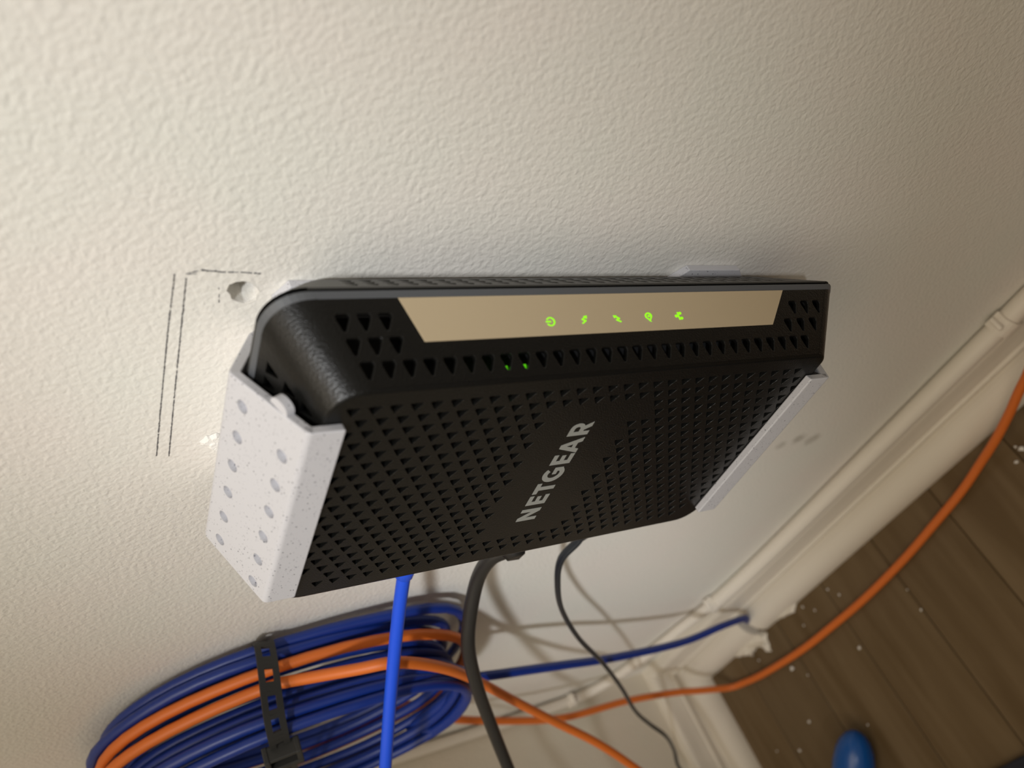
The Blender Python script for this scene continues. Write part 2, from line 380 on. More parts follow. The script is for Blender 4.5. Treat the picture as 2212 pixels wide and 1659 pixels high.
flap([(-0.4380, -0.0300), (-0.3925, -0.0280), (-0.3860, -0.0330), (-0.3900, -0.0380), (-0.3930, -0.0465), (-0.3975, -0.0390), (-0.4060, -0.0375), (-0.4160, -0.0400), (-0.4260, -0.0355)], 0.005, 2)
flap([(-0.4350, -0.0300), (-0.4180, -0.0310), (-0.4200, -0.0345), (-0.4330, -0.0335)], 0.003, 3)

# ------------------------------------------------------------------ the modem
ys, yF, yR = -0.0253, -0.0506, -0.0040
modem = empty('cable_modem', (-0.057, -0.027, Z0 - 0.105))
tag(modem, 'black vented cable modem standing upright in two wall brackets', 'modem')
def rrect(x0, x1, z0, z1, r, n=10, rf=None):
    pts = []; rf = r if rf is None else rf           # rf: radius of the corner at the front of the lower end
    for sx, sz, a0, q in ((x1, z1, 0, r), (x0, z1, math.pi / 2, r), (x0, z0, math.pi, r), (x1, z0, 1.5 * math.pi, rf)):
        cx = sx - q if sx == x1 else sx + q; cz = sz - q if sz == z1 else sz + q
        for i in range(n + 1): a = a0 + i / n * math.pi / 2; pts.append((cx + q * math.cos(a), cz + q * math.sin(a)))
    return pts
NC = 10
o_seam = rrect(-0.1185, 0.0, -0.1066, 0.1045, 0.0115, 10, 0.0042)
o_edge = rrect(-0.1145, -0.0112, -0.0908, 0.0922, 0.0100, 10, 0.0042)     # rim of the name face
o_face = rrect(-0.1135, -0.0122, -0.0898, 0.0912, 0.0094, 10, 0.0038)
o_rear = rrect(-0.1165, -0.0150, -0.1035, 0.0925, 0.0120, 10, 0.0140)
yE = yF + 0.0007
def lerp_outline(a, b_, t): return [(p[0] + (q[0] - p[0]) * t, p[1] + (q[1] - p[1]) * t) for p, q in zip(a, b_)]
def tri(u, v, wd, h, r=0.16):
    """inverted triangle hole with clipped corners; u = left corner, v = base line"""
    A, B, C = Vector((u, v)), Vector((u - wd, v)), Vector((u - wd / 2, v - h))
    out = []
    for p, q, s in ((C, A, B), (A, B, C), (B, C, A)):
        out += [tuple(q + (p - q) * r), tuple(q + (p - q) * r * 0.35 + (s - q) * r * 0.35), tuple(q + (s - q) * r)]
    return out
shell = MB()
# name face with its vents (u = z, v = x)
face_holes = []
for i in range(19):
    xb = -0.0175 - i * 0.004885
    z_first = 0.0867 if i % 2 == 0 else 0.0836
    for kk in range(-1, 32):
        zl = z_first - kk * 0.005885
        zr = zl - 0.0038
        if zl > 0.0880 or zr < -0.0880: continue
        if i in (0, 18) and (zl > 0.0840 or zr < -0.084): 
            if i == 18 or zr < -0.084: continue
        if i >= 17 and (zl > 0.083 or zr < -0.080): continue
        if 2 <= i <= 16 and zr < 0.0205 and zl > (-0.0130 if i >= 4 else -0.0180): continue
        face_holes.append(tri(zl + 0.0002, xb + 0.00015, 0.0043, 0.0034, 0.13))
vs, fs = plate([(p[1], p[0]) for p in o_face], face_holes, 0.0016, 0.00012)
shell.add([(v, yF - ww, u + Z0) for u, v, ww in vs], fs)
# led facet and the matching facet on top: plates between seam and rim
def facet(side, holes, thick=0.0014):
    # corner index ranges: outline runs corner(+x,+z), (-x,+z), (-x,-z), (+x,-z)
    n1 = NC + 1
    if side == 'led': i0, i1 = 4 * n1 - 1, 0
    elif side == 'top': i0, i1 = n1 - 1, n1
    elif side == 'back': i0, i1 = 2 * n1 - 1, 2 * n1
    else: i0, i1 = 3 * n1 - 1, 3 * n1
    A, B = o_seam[i0], o_seam[i1]; A2, B2 = o_edge[i0], o_edge[i1]
    A3 = Vector((A[0], ys, A[1] + Z0)); B3 = Vector((B[0], ys, B[1] + Z0)); C3 = Vector((A2[0], yE, A2[1] + Z0)); D3 = Vector((B2[0], yE, B2[1] + Z0))
    U = (B3 - A3).normalized(); mid = (A3 + B3) / 2; V = ((C3 + D3) / 2 - mid); V = (V - U * V.dot(U)).normalized(); N = U.cross(V)
    ctr = Vector((-0.057, -0.027, Z0))
    if N.dot(mid - ctr) < 0: N = -N
    o2 = [((p - mid).dot(U), (p - mid).dot(V)) for p in (A3, B3, D3, C3)]
    return mid, U, V, N, o2
mid, U, V, N, o2 = facet('led', [])
LEDF = (mid, U, V, N)                        # U = +z, V = towards the name face
led_holes = []
DZ = Z0 - mid.z                                # plate centre to modem middle
def up_tri(z_left, v):
    t = tri(z_left + DZ + 0.0002, 0, 0.0046, 0.0056, 0.2)
    return [(q[0], v - q[1]) for q in t]
row_v = (0.0066, 0.0132, 0.0197)
for kk in range(3):
    led_holes.append(up_tri(0.0876 - 0.0058 * kk, row_v[0])); led_holes.append(up_tri(0.0858 - 0.0058 * kk, row_v[1]))
    led_holes.append(up_tri(-0.0783 - 0.00625 * kk, row_v[0])); led_holes.append(up_tri(-0.0733 - 0.0064 * kk, row_v[1]))
for kk in range(29): led_holes.append(up_tri(0.0833 - 0.00580 * kk, row_v[2]))
vs, fs = plate(o2, led_holes, 0.0016, 0.00026)
shell.add([mid + U * u + V * v + N * ww for u, v, ww in vs], fs)
mt, Ut, Vt, Nt, o2t = facet('top', [])
top_holes = []
for (xx, yy) in ((-0.0215, -0.0325), (-0.0268, -0.0325), (-0.0225, -0.0388), (-0.0280, -0.0388), (-0.0235, -0.0450), (-0.0330, -0.0325), (-0.0340, -0.0388)):
    c = Vector((xx, yy, 0)); vv = (yy - ys) / (yE - ys) * o2t[2][1]; uu = (xx - mt.x) * (1 if Ut.x > 0 else -1)
    top_holes.append([(uu + p[0], vv + p[1]) for p in ((-0.0021, -0.0022), (0.0021, -0.0022), (0.0004, 0.0024), (-0.0004, 0.0024))])
vs, fs = plate(o2t, top_holes, 0.0014, 0.0001)
shell.add([mt + Ut * u + Vt * v + Nt * ww for u, v, ww in vs], fs)
for sd in ('back', 'bottom'):
    m2, U2, V2, N2, o22 = facet(sd, [])
    vs, fs = plate(o22, [], 0.0014)
    shell.add([m2 + U2 * u + V2 * v + N2 * ww for u, v, ww in vs], fs)
# rounded corners and the rim around the name face
n1 = NC + 1; no = len(o_seam)
def r3(o, y): return [(p[0], y, p[1] + Z0) for p in o]
for c in range(4):
    idx = list(range(c * n1, c * n1 + n1))
    rows = []
    for t in (0, 0.25, 0.5, 0.75, 1):
        L_ = [Vector(lerp_outline(o_seam, o_edge, t)[i]) for i in idx]
        L_ = [L_[0] + (L_[0] - L_[1]).normalized() * 0.0009] + L_ + [L_[-1] + (L_[-1] - L_[-2]).normalized() * 0.0009]   # lap onto the flat sides
        rows.append([(p[0], ys + (yE - ys) * t, p[1] + Z0) for p in L_])
    vv = [p for r in rows for p in r]; m1 = n1 + 2
    shell.add(vv, [(k * m1 + i, k * m1 + i + 1, (k + 1) * m1 + i + 1, (k + 1) * m1 + i) for k in range(4) for i in range(m1 - 1)], True)
rim = [r3(o_edge, yE), r3(lerp_outline(o_edge, o_face, 0.35), yF + 0.0002), r3(o_face, yF)]
vv = [p for r in rim for p in r]
shell.add(vv, [(k * no + i, k * no + (i + 1) % no, (k + 1) * no + (i + 1) % no, (k + 1) * no + i) for k in range(2) for i in range(no)], True)
shell.build('front_shell', M['black'], modem)
# dark block added behind the vents, its black standing in for their shade
core = MB()
o_in1 = rrect(-0.108, -0.0080, -0.096, 0.096, 0.008); o_in2 = rrect(-0.106, -0.0185, -0.085, 0.085, 0.006)
a = r3(o_in1, ys - 0.002); b_ = r3(o_in2, yF + 0.0062); c_ = r3(rrect(-0.104, -0.0190, -0.088, 0.076, 0.006), -0.008)
core.add(a + b_ + c_, [(i, (i + 1) % no, no + (i + 1) % no, no + i) for i in range(no)] + [(i, (i + 1) % no, 2 * no + (i + 1) % no, 2 * no + i) for i in range(no)] + [tuple(range(no, 2 * no)), tuple(range(2 * no, 3 * no))])
core.build('vent_dark_block', M['core'], modem)
# two board leds glowing behind the vents
for zz, st in ((0.0413, 0), (0.0352, 1)):
    p = mid + U * (zz + DZ) + V * 0.0237 + N * -0.0022
    lb = MB(); h = 0.0011 if st else 0.0010
    lb.add([p + U * a_ * 0.0013 + V * b__ * h + N * c__ * 0.0005 for a_ in (-1, 1) for b__ in (-1, 1) for c__ in (-1, 1)], [(0, 1, 3, 2), (4, 6, 7, 5), (0, 4, 5, 1), (2, 3, 7, 6), (0, 2, 6, 4), (1, 5, 7, 3)])
    lb.build('indicator_led', M['led2'], modem)
# grey band round the seam
bandm = MB()
b0 = r3([(p[0], p[1]) for p in lerp_outline(o_seam, o_edge, 0.015)], ys - 0.0003)
def grow(o, d):
    out = []; n = len(o)
    for i in range(n):
        a_, b__ = Vector(o[i - 1]), Vector(o[(i + 1) % n]); t = (b__ - a_).normalized(); out.append((o[i][0] + t.y * d, o[i][1] - t.x * d))
    return out
t1 = 0.078
g0 = r3(grow(lerp_outline(o_seam, o_edge, 0.012), 0.00018), ys - 0.0003); g1 = r3(grow(lerp_outline(o_seam, o_edge, t1), 0.00018), ys + (yE - ys) * t1)
g2 = r3(lerp_outline(o_seam, o_edge, t1 + 0.008), ys + (yE - ys) * (t1 + 0.008)); gm = r3(grow(o_seam, -0.0008), ys - 0.0003)
vv = gm + g0 + g1 + g2
bandm.add(vv, [(k * no + i, k * no + (i + 1) % no, (k + 1) * no + (i + 1) % no, (k + 1) * no + i) for k in range(3) for i in range(no)], False)
bandm.build('seam_band', M['band'], modem)
# rear half, dark grey, with three rows of slots along the front edge
rear = MB()
ysr = ys + 0.0013
def facet_r(i0, i1):
    A3, B3 = Vector((o_seam[i0][0], ysr, o_seam[i0][1] + Z0)), Vector((o_seam[i1][0], ysr, o_seam[i1][1] + Z0))
    C3, D3 = Vector((o_rear[i0][0], yR, o_rear[i0][1] + Z0)), Vector((o_rear[i1][0], yR, o_rear[i1][1] + Z0))
    U = (B3 - A3).normalized(); md = (A3 + B3) / 2; V = (C3 + D3) / 2 - md; V = (V - U * V.dot(U)).normalized(); N = U.cross(V)
    if N.dot(md - Vector((-0.057, -0.027, Z0))) < 0: N = -N
    return md, U, V, N, [((p - md).dot(U), (p - md).dot(V)) for p in (A3, B3, D3, C3)]
md, Ur, Vr, Nr, o2r = facet_r(4 * n1 - 1, 0)
rh = []
for r_, vv0 in enumerate((0.0056, 0.0118, 0.0180)):
    for kk in range(31):
        zl = 0.0868 - 0.0012 * r_ - kk * 0.00585
        if zl < -0.083 or zl > 0.0915 - 0.0125 * (vv0 + 0.004) / 0.0255: continue
        zl += Z0 - md.z
        rh.append([(q[0], vv0 + 0.0024 + q[1]) for q in tri(zl, 0, 0.0045, 0.0049)])
vs, fs = plate(o2r, rh, 0.0005, 0.0)
rear.add([md + Ur * u + Vr * v + Nr * ww for u, v, ww in vs], fs)
for i0, i1 in ((n1 - 1, n1), (2 * n1 - 1, 2 * n1), (3 * n1 - 1, 3 * n1)):
    m2, U2, V2, N2, o22 = facet_r(i0, i1); vs, fs = plate(o22, [], 0.0012)
    rear.add([m2 + U2 * u + V2 * v + N2 * ww for u, v, ww in vs], fs)
for c in range(4):
    idx = list(range(c * n1, c * n1 + n1)); rows = []
    for t in (0, 0.33, 0.66, 1): rows.append([(p[0], ysr + (yR - ysr) * t, p[1] + Z0) for p in [lerp_outline(o_seam, o_rear, t)[i] for i in idx]])
    vv = [p for r in rows for p in r]
    rear.add(vv, [(k * n1 + i, k * n1 + i + 1, (k + 1) * n1 + i + 1, (k + 1) * n1 + i) for k in range(3) for i in range(NC)], True)
rear.add(r3(o_rear, yR), [tuple(range(no))])
rear.build('rear_shell', M['rear'], modem)
# recessed black seam line
sm = MB(); s0 = r3(grow(o_seam, -0.0012), ys - 0.0004); s1 = r3(grow(o_seam, -0.0012), ysr + 0.0003)
sm.add(s0 + s1, [(i, (i + 1) % no, no + (i + 1) % no, no + i) for i in range(no)]); sm.build('seam_gap', M['core'], modem)

# gold light panel with five lit icons
gp, gf = plate([(0.0694 + DZ, 0.0024), (-0.0774 + DZ, 0.0024), (-0.0672 + DZ, 0.0151), (0.0642 + DZ, 0.0151)], [], 0.0006, 0.00006)
panel = MB().add([mid + U * u + V * v + N * (ww + 0.0002) for u, v, ww in gp], gf).build('light_panel', M['gold'], modem)
panel['label'] = 'satin gold strip with five lit green icons'
PX, PV = -0.000172 / 5.53, 0.000131 / 5.53     # one zoomed pixel along z and along the facet
def icon(name, center_z, center_v, polys, origin):
    mb = MB()
    for outer, holes in polys:
        f2 = lambda q: (center_z + DZ + (q[0] - origin[0]) * PX, center_v + (q[1] - origin[1]) * PV)
        vs, fs = plate([f2(q) for q in outer], [[f2(q) for q in h] for h in holes], 0.0002)
        mb.add([mid + U * u + V * v + N * (ww + 0.00034) for u, v, ww in vs], fs)
    return mb.build(name, M['led'], panel)
def stroke(a, b_, wd):
    a, b_ = Vector(a), Vector(b_); t = (b_ - a).normalized(); nn = Vector((-t.y, t.x)) * wd / 2
    return [tuple(a + nn), tuple(b_ + nn), tuple(b_ - nn), tuple(a - nn)]
vI = 0.01085
ring = circ(490, 320, 50, 60, 26, math.radians(-150), math.radians(150), False) + circ(490, 320, 34, 44, 26, math.radians(150), math.radians(-150), False)
icon('power_icon', 0.0235, vI, [(ring, []), (stroke((438, 319), (494, 319), 18), [])], (490, 320))
icon('downstream_icon', 0.0114, vI - 0.0002, [(stroke((864, 350), (912, 312), 17), []), (stroke((912, 316), (868, 296), 16), []), (stroke((866, 300), (912, 262), 17), []), ([(888, 252), (932, 246), (924, 290)], [])], (895, 300))
icon('upstream_icon', -0.0010, vI - 0.0001, [(stroke((1325, 327), (1270, 296), 17), []), (stroke((1270, 300), (1312, 280), 16), []), (stroke((1314, 284), (1262, 248), 17), []), ([(1240, 236), (1284, 238), (1252, 276)], [])], (1288, 283))
pin = circ(1655, 246, 45, 48, 20, math.radians(35), math.radians(-215), False)[::-1] + [(1662, 326), (1682, 330)]
pin_in = circ(1655, 248, 27, 30, 16, math.radians(45), math.radians(-225), False)[::-1] + [(1672, 300)]
icon('internet_icon', -0.0133, vI - 0.0003, [(pin, [pin_in]), (circ(1659, 248, 14, 15, 12), [])], (1655, 260))
icon('ethernet_icon', -0.0257, vI - 0.0002, [(circ(1983, 255, 19, 21, 14), []), (circ(2038, 217, 21, 20, 14), []), (circ(2047, 289, 20, 20, 14), []), (stroke((2008, 200), (2020, 311), 15), []), (stroke((1985, 256), (2014, 256), 14), []), (stroke((2012, 212), (2036, 214), 14), []), (stroke((2020, 292), (2046, 292), 14), [])], (2015, 256))

# printed name on the face
def arcp(cx, cy, rx, ry, d0, d1, n=14): return circ(cx, cy, rx, ry, n, math.radians(d0), math.radians(d1), False)
GL = {
 'N': ([(0, 0), (2.0, 0), (2.0, 4.7), (5.5, 0), (7.4, 0), (7.4, 8), (5.4, 8), (5.4, 3.4), (1.9, 8), (0, 8)], []),
 'E': ([(0, 0), (5.7, 0), (5.7, 1.7), (2.1, 1.7), (2.1, 3.2), (5.1, 3.2), (5.1, 4.8), (2.1, 4.8), (2.1, 6.3), (5.6, 6.3), (5.6, 8), (0, 8)], []),
 'T': ([(2.05, 0), (4.15, 0), (4.15, 6.2), (6.2, 6.2), (6.2, 8), (0, 8), (0, 6.2), (2.05, 6.2)], []),
 'G': (arcp(4.2, 4, 4.2, 4.15, 50, 315, 22) + [(7.7, 1.3), (7.7, 4.6), (4.1, 4.6), (4.1, 3.0), (5.8, 3.0), (5.8, 2.2)] + arcp(4.3, 4, 2.15, 2.3, 300, 50, 18), []),
 'A': ([(0, 0), (2.2, 0), (2.8, 1.6), (5.5, 1.6), (6.1, 0), (8.3, 0), (5.1, 8), (3.2, 8)], [[(3.3, 3.1), (4.15, 5.5), (5.0, 3.1)]]),
 'R': ([(0, 0), (2.1, 0), (2.1, 2.5), (2.9, 2.5), (4.4, 0), (6.8, 0), (5.0, 2.9)] + arcp(3.9, 5.3, 2.7, 2.7, -58, 90, 12) + [(0, 8)], [[(2.1, 4.2), (2.1, 6.3)] + arcp(3.7, 5.25, 1.05, 1.05, 90, -90, 8)]),
}
lt = MB()
for chh, x0, sx in (('N', -0.0898, 1.0), ('E', -0.0798, 1.0), ('T', -0.0730, 1.0), ('G', -0.0662, 1.05), ('E', -0.0563, 0.95), ('A', -0.0506, 0.98), ('R', -0.0410, 0.94)):
    o, hs = GL[chh]
    f2 = lambda q: (x0 + q[0] * 0.001 * sx, 0.0011 + q[1] * 0.001)
    vs, fs = plate([f2(q) for q in o], [[f2(q) for q in h] for h in hs], 0.00012)
    lt.add([(u, yF - 0.00008 - ww, v + Z0) for u, v, ww in vs], fs)
lo = lt.build('lettering', M['logo'], modem); lo['label'] = 'grey printed word NETGEAR'

# ------------------------------------------------------------------ wall brackets
yL = -0.0536
def rounded(pts, radii, n=6):
    out = []
    for i, p in enumerate(pts):
        r = radii[i]
        if r <= 0 or i in (0, len(pts) - 1): out.append(p); continue
        p_, a, b_ = Vector(p), Vector(pts[i - 1]), Vector(pts[i + 1])
        d1, d2 = (a - p_).normalized(), (b_ - p_).normalized(); h = d1.angle(d2) / 2; t = r / math.tan(h)
        c = p_ + (d1 + d2).normalized() * (r / math.sin(h)); s, e = p_ + d1 * t, p_ + d2 * t
        a0 = math.atan2(s.y - c.y, s.x - c.x); a1 = math.atan2(e.y - c.y, e.x - c.x)
        while a1 - a0 > math.pi: a1 -= 2 * math.pi
        while a1 - a0 < -math.pi: a1 += 2 * math.pi
        out += [(c.x + r * math.cos(a0 + (a1 - a0) * k / n), c.y + r * math.sin(a0 + (a1 - a0) * k / n)) for k in range(n + 1)]
    return out
def bracket(sgn, label, xlip, xend, dots, ap=0.0):
    root = empty('modem_bracket', (-0.06, -0.02, Z0 + sgn * 0.0965)); tag(root, label, 'bracket', 'speckled white modem brackets')
    outer = rounded([(yL, 0.0866), (yL, 0.0966), (-0.0250, 0.1098 + ap), (-0.0030, 0.0990 + ap), (-0.0002, 0.0960 + ap), (-0.0002, 0.0700)], [0, 0.0022, 0.0035, 0.002, 0.001, 0])
    inner = rounded([(yL + 0.0029, 0.0866), (yL + 0.0029, 0.0947), (-0.0252, 0.1064 + ap), (-0.0036, 0.0957 + ap), (-0.0030, 0.0940 + ap), (-0.0030, 0.0700)], [0, 0.0008, 0.001, 0.001, 0.0006, 0])
    prof = outer + inner[::-1]
    def xf(y):
        if y < -0.0253: t = (y + 0.0253) / (yL + 0.0253); return -0.0285 + (xlip + 0.0285) * t
        t = (y + 0.0253) / 0.0253; return -0.0285 - 0.009 * t
    n = len(prof)
    mb = MB()
    ring0 = [(xf(p[0]), p[0], Z0 + sgn * p[1]) for p in prof]; ring1 = [(xend, p[0], Z0 + sgn * p[1]) for p in prof]
    ni = n // 2
    mb.add(ring0 + ring1, [(i, (i + 1) % n, n + (i + 1) % n, n + i) for i in range(n)])
    # end caps as strips between outer and inner paths
    no_, ni_ = len(outer), len(inner)
    for ring in (ring0, ring1):
        O, I = ring[:no_], ring[no_:][::-1]
        i = j = 0; fcs = []; vv = O + I
        while i < no_ - 1 or j < ni_ - 1:
            if j == ni_ - 1 or (i < no_ - 1 and i / (no_ - 1) <= j / (ni_ - 1)): fcs.append((i, i + 1, no_ + j)); i += 1
            else: fcs.append((i, no_ + j + 1, no_ + j)); j += 1
        mb.add(vv, fcs)
    body = mb.build('bracket_body', M['bracket'], root)
    bm = bmesh.new(); bm.from_mesh(body.data); bmesh.ops.remove_doubles(bm, verts=bm.verts, dist=1e-6); bmesh.ops.recalc_face_normals(bm, faces=bm.faces); bm.to_mesh(body.data); bm.free()
    bv = body.modifiers.new('b', 'BEVEL'); bv.width = 0.00045; bv.segments = 2; bv.limit_method = 'ANGLE'; bv.angle_limit = math.radians(50)
    baked(body)
    # round dimples in the outer slope
    d = Vector((0, yL + 0.0250, sgn * (0.0966 - 0.1098))).normalized(); nrm = Vector((0, -sgn * d.z, sgn * d.y)) if False else Vector((0, d.z, -d.y))
    if nrm.z * sgn < 0: nrm = -nrm
    cut = MB()
    for (x, y) in dots:
        t = (y + 0.0250) / (yL + 0.0250); z = 0.1098 + (0.0966 - 0.1098) * t
        c = Vector((x, y, Z0 + sgn * z)) - body.matrix_world.translation - Vector((0, 0, 0))
        c = Vector((x, y, Z0 + sgn * z)) - root.location - body.location
        e1 = Vector((1, 0, 0)); e2 = d; k = 16; r = 0.00215
        vv = [c + nrm * 0.001 + e1 * r * math.cos(2 * math.pi * i / k) + e2 * r * math.sin(2 * math.pi * i / k) for i in range(k)]
        v2 = [c - nrm * 0.0022 + e1 * r * math.cos(2 * math.pi * i / k) + e2 * r * math.sin(2 * math.pi * i / k) for i in range(k)]
        v3 = [c - nrm * 0.0024 + e1 * r * .8 * math.cos(2 * math.pi * i / k) + e2 * r * .8 * math.sin(2 * math.pi * i / k) for i in range(k)]
        cut.add(vv + v2 + v3, [(i, (i + 1) % k, k + (i + 1) % k, k + i) for i in range(k)] + [(k + i, k + (i + 1) % k, 2 * k + (i + 1) % k, 2 * k + i) for i in range(k)] + [tuple(range(k))[::-1], tuple(range(2 * k, 3 * k))])
    if dots:
        co = cut.build('cutter', M['bracket']); co.parent = root; co.location = body.location
        bo = body.modifiers.new('d', 'BOOLEAN'); bo.operation = 'DIFFERENCE'; bo.object = co; bo.solver = 'EXACT'
        baked(body); bpy.data.objects.remove(co)
    # small round nub on the front edge of the slope
    if sgn > 0:
        nb = MB(); k = 14
        c = Vector((-0.0240, -0.0432, Z0 + 0.1013)); e2 = d
        def pr(a): return c + Vector((0.0030 * max(0.0, math.sin(a)) ** 0.7, 0, 0)) + e2 * 0.0033 * math.cos(a)
        loop = [pr(math.pi * i / k) for i in range(k + 1)]
        lo_ = [p - nrm * 0.0026 for p in loop]; lo2 = [p - nrm * 0.0 for p in loop]
        vv = [p - nrm * 0.0001 for p in loop] + lo_
        nb.add(vv, [(i, i + 1, k + 1 + i + 1, k + 1 + i) for i in range(k)] + [tuple(range(k + 1)), tuple(range(k + 1, 2 * k + 2))])
        nb.build('edge_nub', M['bracket'], root)
    # screw ear lying on the wall
    za, zb = (0.0575, 0.0860)
    ear = [(-0.0180, za - 0.006), (-0.0125, za), (-0.0125, zb - 0.003), (-0.0180, zb + 0.003), (-0.06, zb + 0.003), (-0.06, za - 0.006)] if sgn < 0 else [(-0.024, 0.066), (-0.0185, 0.070), (-0.0185, 0.0895), (-0.024, 0.0935), (-0.06, 0.0935), (-0.06, 0.066)]
    vs, fs = plate([(p[0], sgn * p[1]) for p in ear], [], 0.0030, 0.0004)
    MB().add([(u, -0.0032 - ww, v + Z0) if False else (u, ww - 0.0001, v + Z0) for u, v, ww in vs], fs).build('screw_ear', M['bracket'], root)
    return root
dots = [(-0.0353 - 0.01302 * i, -0.0318) for i in range(6)] + [(-0.0380 - 0.01285 * i, -0.0476) for i in range(6)]
bracket(1, 'speckled white printed bracket with two rows of dimples, holding the upper end of the modem', -0.0219, -0.1072, dots)
bracket(-1, 'plain thin pale bracket holding the lower end of the modem near the baseboard', -0.0205, -0.1052, [], 0.0032)

# ------------------------------------------------------------------ cables
def cable(name, pts, r, mat, label, cat='cable', seg=8, n=12, flat=None, group=None):
    path = crom(pts, seg)
    o = Vector(pts[0])
    root = empty(name, o)
    MB().tube(path, r, n, True, flat).build('jacket', mat, root)
    tag(root, label, cat, group); return root, path
# blue lead out of the modem
root, pth = cable('ethernet_cable', [(-0.1435, -0.0302, 0.3906), (-0.1515, -0.031, 0.3898), (-0.1718, -0.0372, 0.3889), (-0.1986, -0.0478, 0.3881), (-0.2243, -0.0622, 0.3886), (-0.2473, -0.0764, 0.3893), (-0.2734, -0.0894, 0.3885), (-0.3022, -0.1102, 0.3896), (-0.340, -0.155, 0.370), (-0.380, -0.22, 0.300), (-0.400, -0.30, 0.150), (-0.375, -0.37, 0.020), (-0.33, -0.45, 0.003), (-0.25, -0.52, 0.003)], 0.0029, M['blue'], 'bright blue straight ethernet cable plugged into the modem beside the upper bracket')
ax = (Vector((-0.1718, -0.0372, 0.3889)) - Vector((-0.1515, -0.031, 0.3898))).normalized(); p0 = Vector((-0.1523, -0.0312, 0.3898))
MB().tube([p0 - ax * 0.040, p0 - ax * 0.012, p0 - ax * 0.004, p0, p0 + ax * 0.0008], [0.0052, 0.0052, 0.0046, 0.0038, 0.0030], 14).build('boot', M['blue'], root)
# coax
root, pth = cable('coax_cable', [(-0.1347, -0.0342, 0.3431), (-0.145, -0.0328, 0.3443), (-0.1544, -0.0308, 0.3485), (-0.1692, -0.0316, 0.3497), (-0.1880, -0.0385, 0.3500), (-0.2073, -0.0471, 0.3480), (-0.2330, -0.0565, 0.3387), (-0.2640, -0.0680, 0.3245), (-0.2960, -0.0838, 0.3090), (-0.3240, -0.1019, 0.2951), (-0.3476, -0.1236, 0.2848), (-0.400, -0.190, 0.240), (-0.420, -0.250, 0.120), (-0.410, -0.305, 0.012), (-0.38, -0.36, 0.0036), (-0.30, -0.45, 0.0036)], 0.0034, M['coax'], 'thick black coaxial cable curving down from the modem, between blue and thin dark cables')
c0 = Vector((-0.1180, -0.036, 0.340)); c1 = Vector((-0.1445, -0.0330, 0.3435)); t = (c1 - c0).normalized()
MB().tube([c0, c1 - t * 0.006, c1 - t * 0.0055, c1, c1 + t * 0.0006], [0.0050, 0.0050, 0.0060, 0.0060, 0.004], 6).build('connector_nut', M['coax'], root)
# power lead (flat twin)
root, pth = cable('power_cable', [(-0.1300, -0.0290, 0.2960), (-0.15, -0.0293, 0.2991), (-0.1571, -0.03, 0.3006), (-0.1703, -0.0304, 0.3036), (-0.1892, -0.0325, 0.2984), (-0.2196, -0.0349, 0.2836), (-0.2566, -0.0395, 0.2576), (-0.2989, -0.0434, 0.222), (-0.3437, -0.0499, 0.1868), (-0.3852, -0.0575, 0.1565), (-0.4162, -0.0626, 0.1289), (-0.4418, -0.0704, 0.1019), (-0.4690, -0.0777, 0.0815), (-0.4925, -0.0878, 0.0680), (-0.4960, -0.1000, 0.0560), (-0.4800, -0.1250, 0.0330), (-0.4660, -0.1600, 0.0080), (-0.4650, -0.2000, 0.0022), (-0.4600, -0.3000, 0.0022)], 0.0020, M['power'], 'thin dark wavy power cable hanging from the modem towards the floor corner', flat=(0.72, 1.1))
MB().tube([(-0.1180, -0.030, 0.2935), (-0.1400, -0.0293, 0.2968), (-0.1480, -0.0293, 0.2988), (-0.1540, -0.0296, 0.3000)], [0.0042, 0.0042, 0.0036, 0.0022], 12).build('plug_boot', M['power'], root)

# coil of spare cable hanging flat against the wall
CC = (-0.3025, 0.408); CA, CB = 0.0585, 0.0855
def coil_pt(a, dr, y, tilt=0.0):
    ca, sa = math.cos(a), math.sin(a)
    ex = 2 / 2.25
    px = (CA + dr) * math.copysign(abs(ca) ** ex, ca); pz = (CB + dr) * math.copysign(abs(sa) ** ex, sa)
    x = CC[0] + px - 0.17 * pz - 0.006; z = CC[1] + pz       # the oval leans towards the corner
    return (x, y, z)
def coil(turns, a_start, total, seed, wob=0.0012, seg=44, bulge=0.0):
    out = []; n_ = int(seg * total)
    for j in range(n_ + 1):
        T_ = j / seg; i = min(int(T_), len(turns) - 1); f = T_ - i; dr, y = turns[i]
        if i + 1 < len(turns):
            s_ = min(1, max(0, (f - 0.5) / 0.5)); s_ = s_ * s_ * (3 - 2 * s_)
            dr += (turns[i + 1][0] - dr) * s_; y += (turns[i + 1][1] - y) * s_
        a = a_start - 2 * math.pi * T_
        if bulge and T_ < 1: am = (a + math.pi) % (2 * math.pi) - math.pi; dr += bulge * math.exp(-((am + 0.75) / 0.45) ** 2)
        q = Vector((math.cos(a) * 1.3, math.sin(a) * 1.3, seed + T_ * 0.83))
        out.append(coil_pt(a, dr + wob * 1.6 * noise.noise(q), y + wob * noise.noise(q + Vector((5, 5, 0)))))
    return out
blue_turns = [(0.006, -0.0062), (0.010, -0.0118), (-0.001, -0.0085), (-0.003, -0.0150), (-0.004, -0.0210), (-0.0035, -0.0270), (-0.001, -0.0335), (0.0045, -0.0385), (-0.0035, -0.0400), (0.001, -0.0450)]
bp = coil(blue_turns, -2.05, len(blue_turns), 1.0, bulge=0.006)
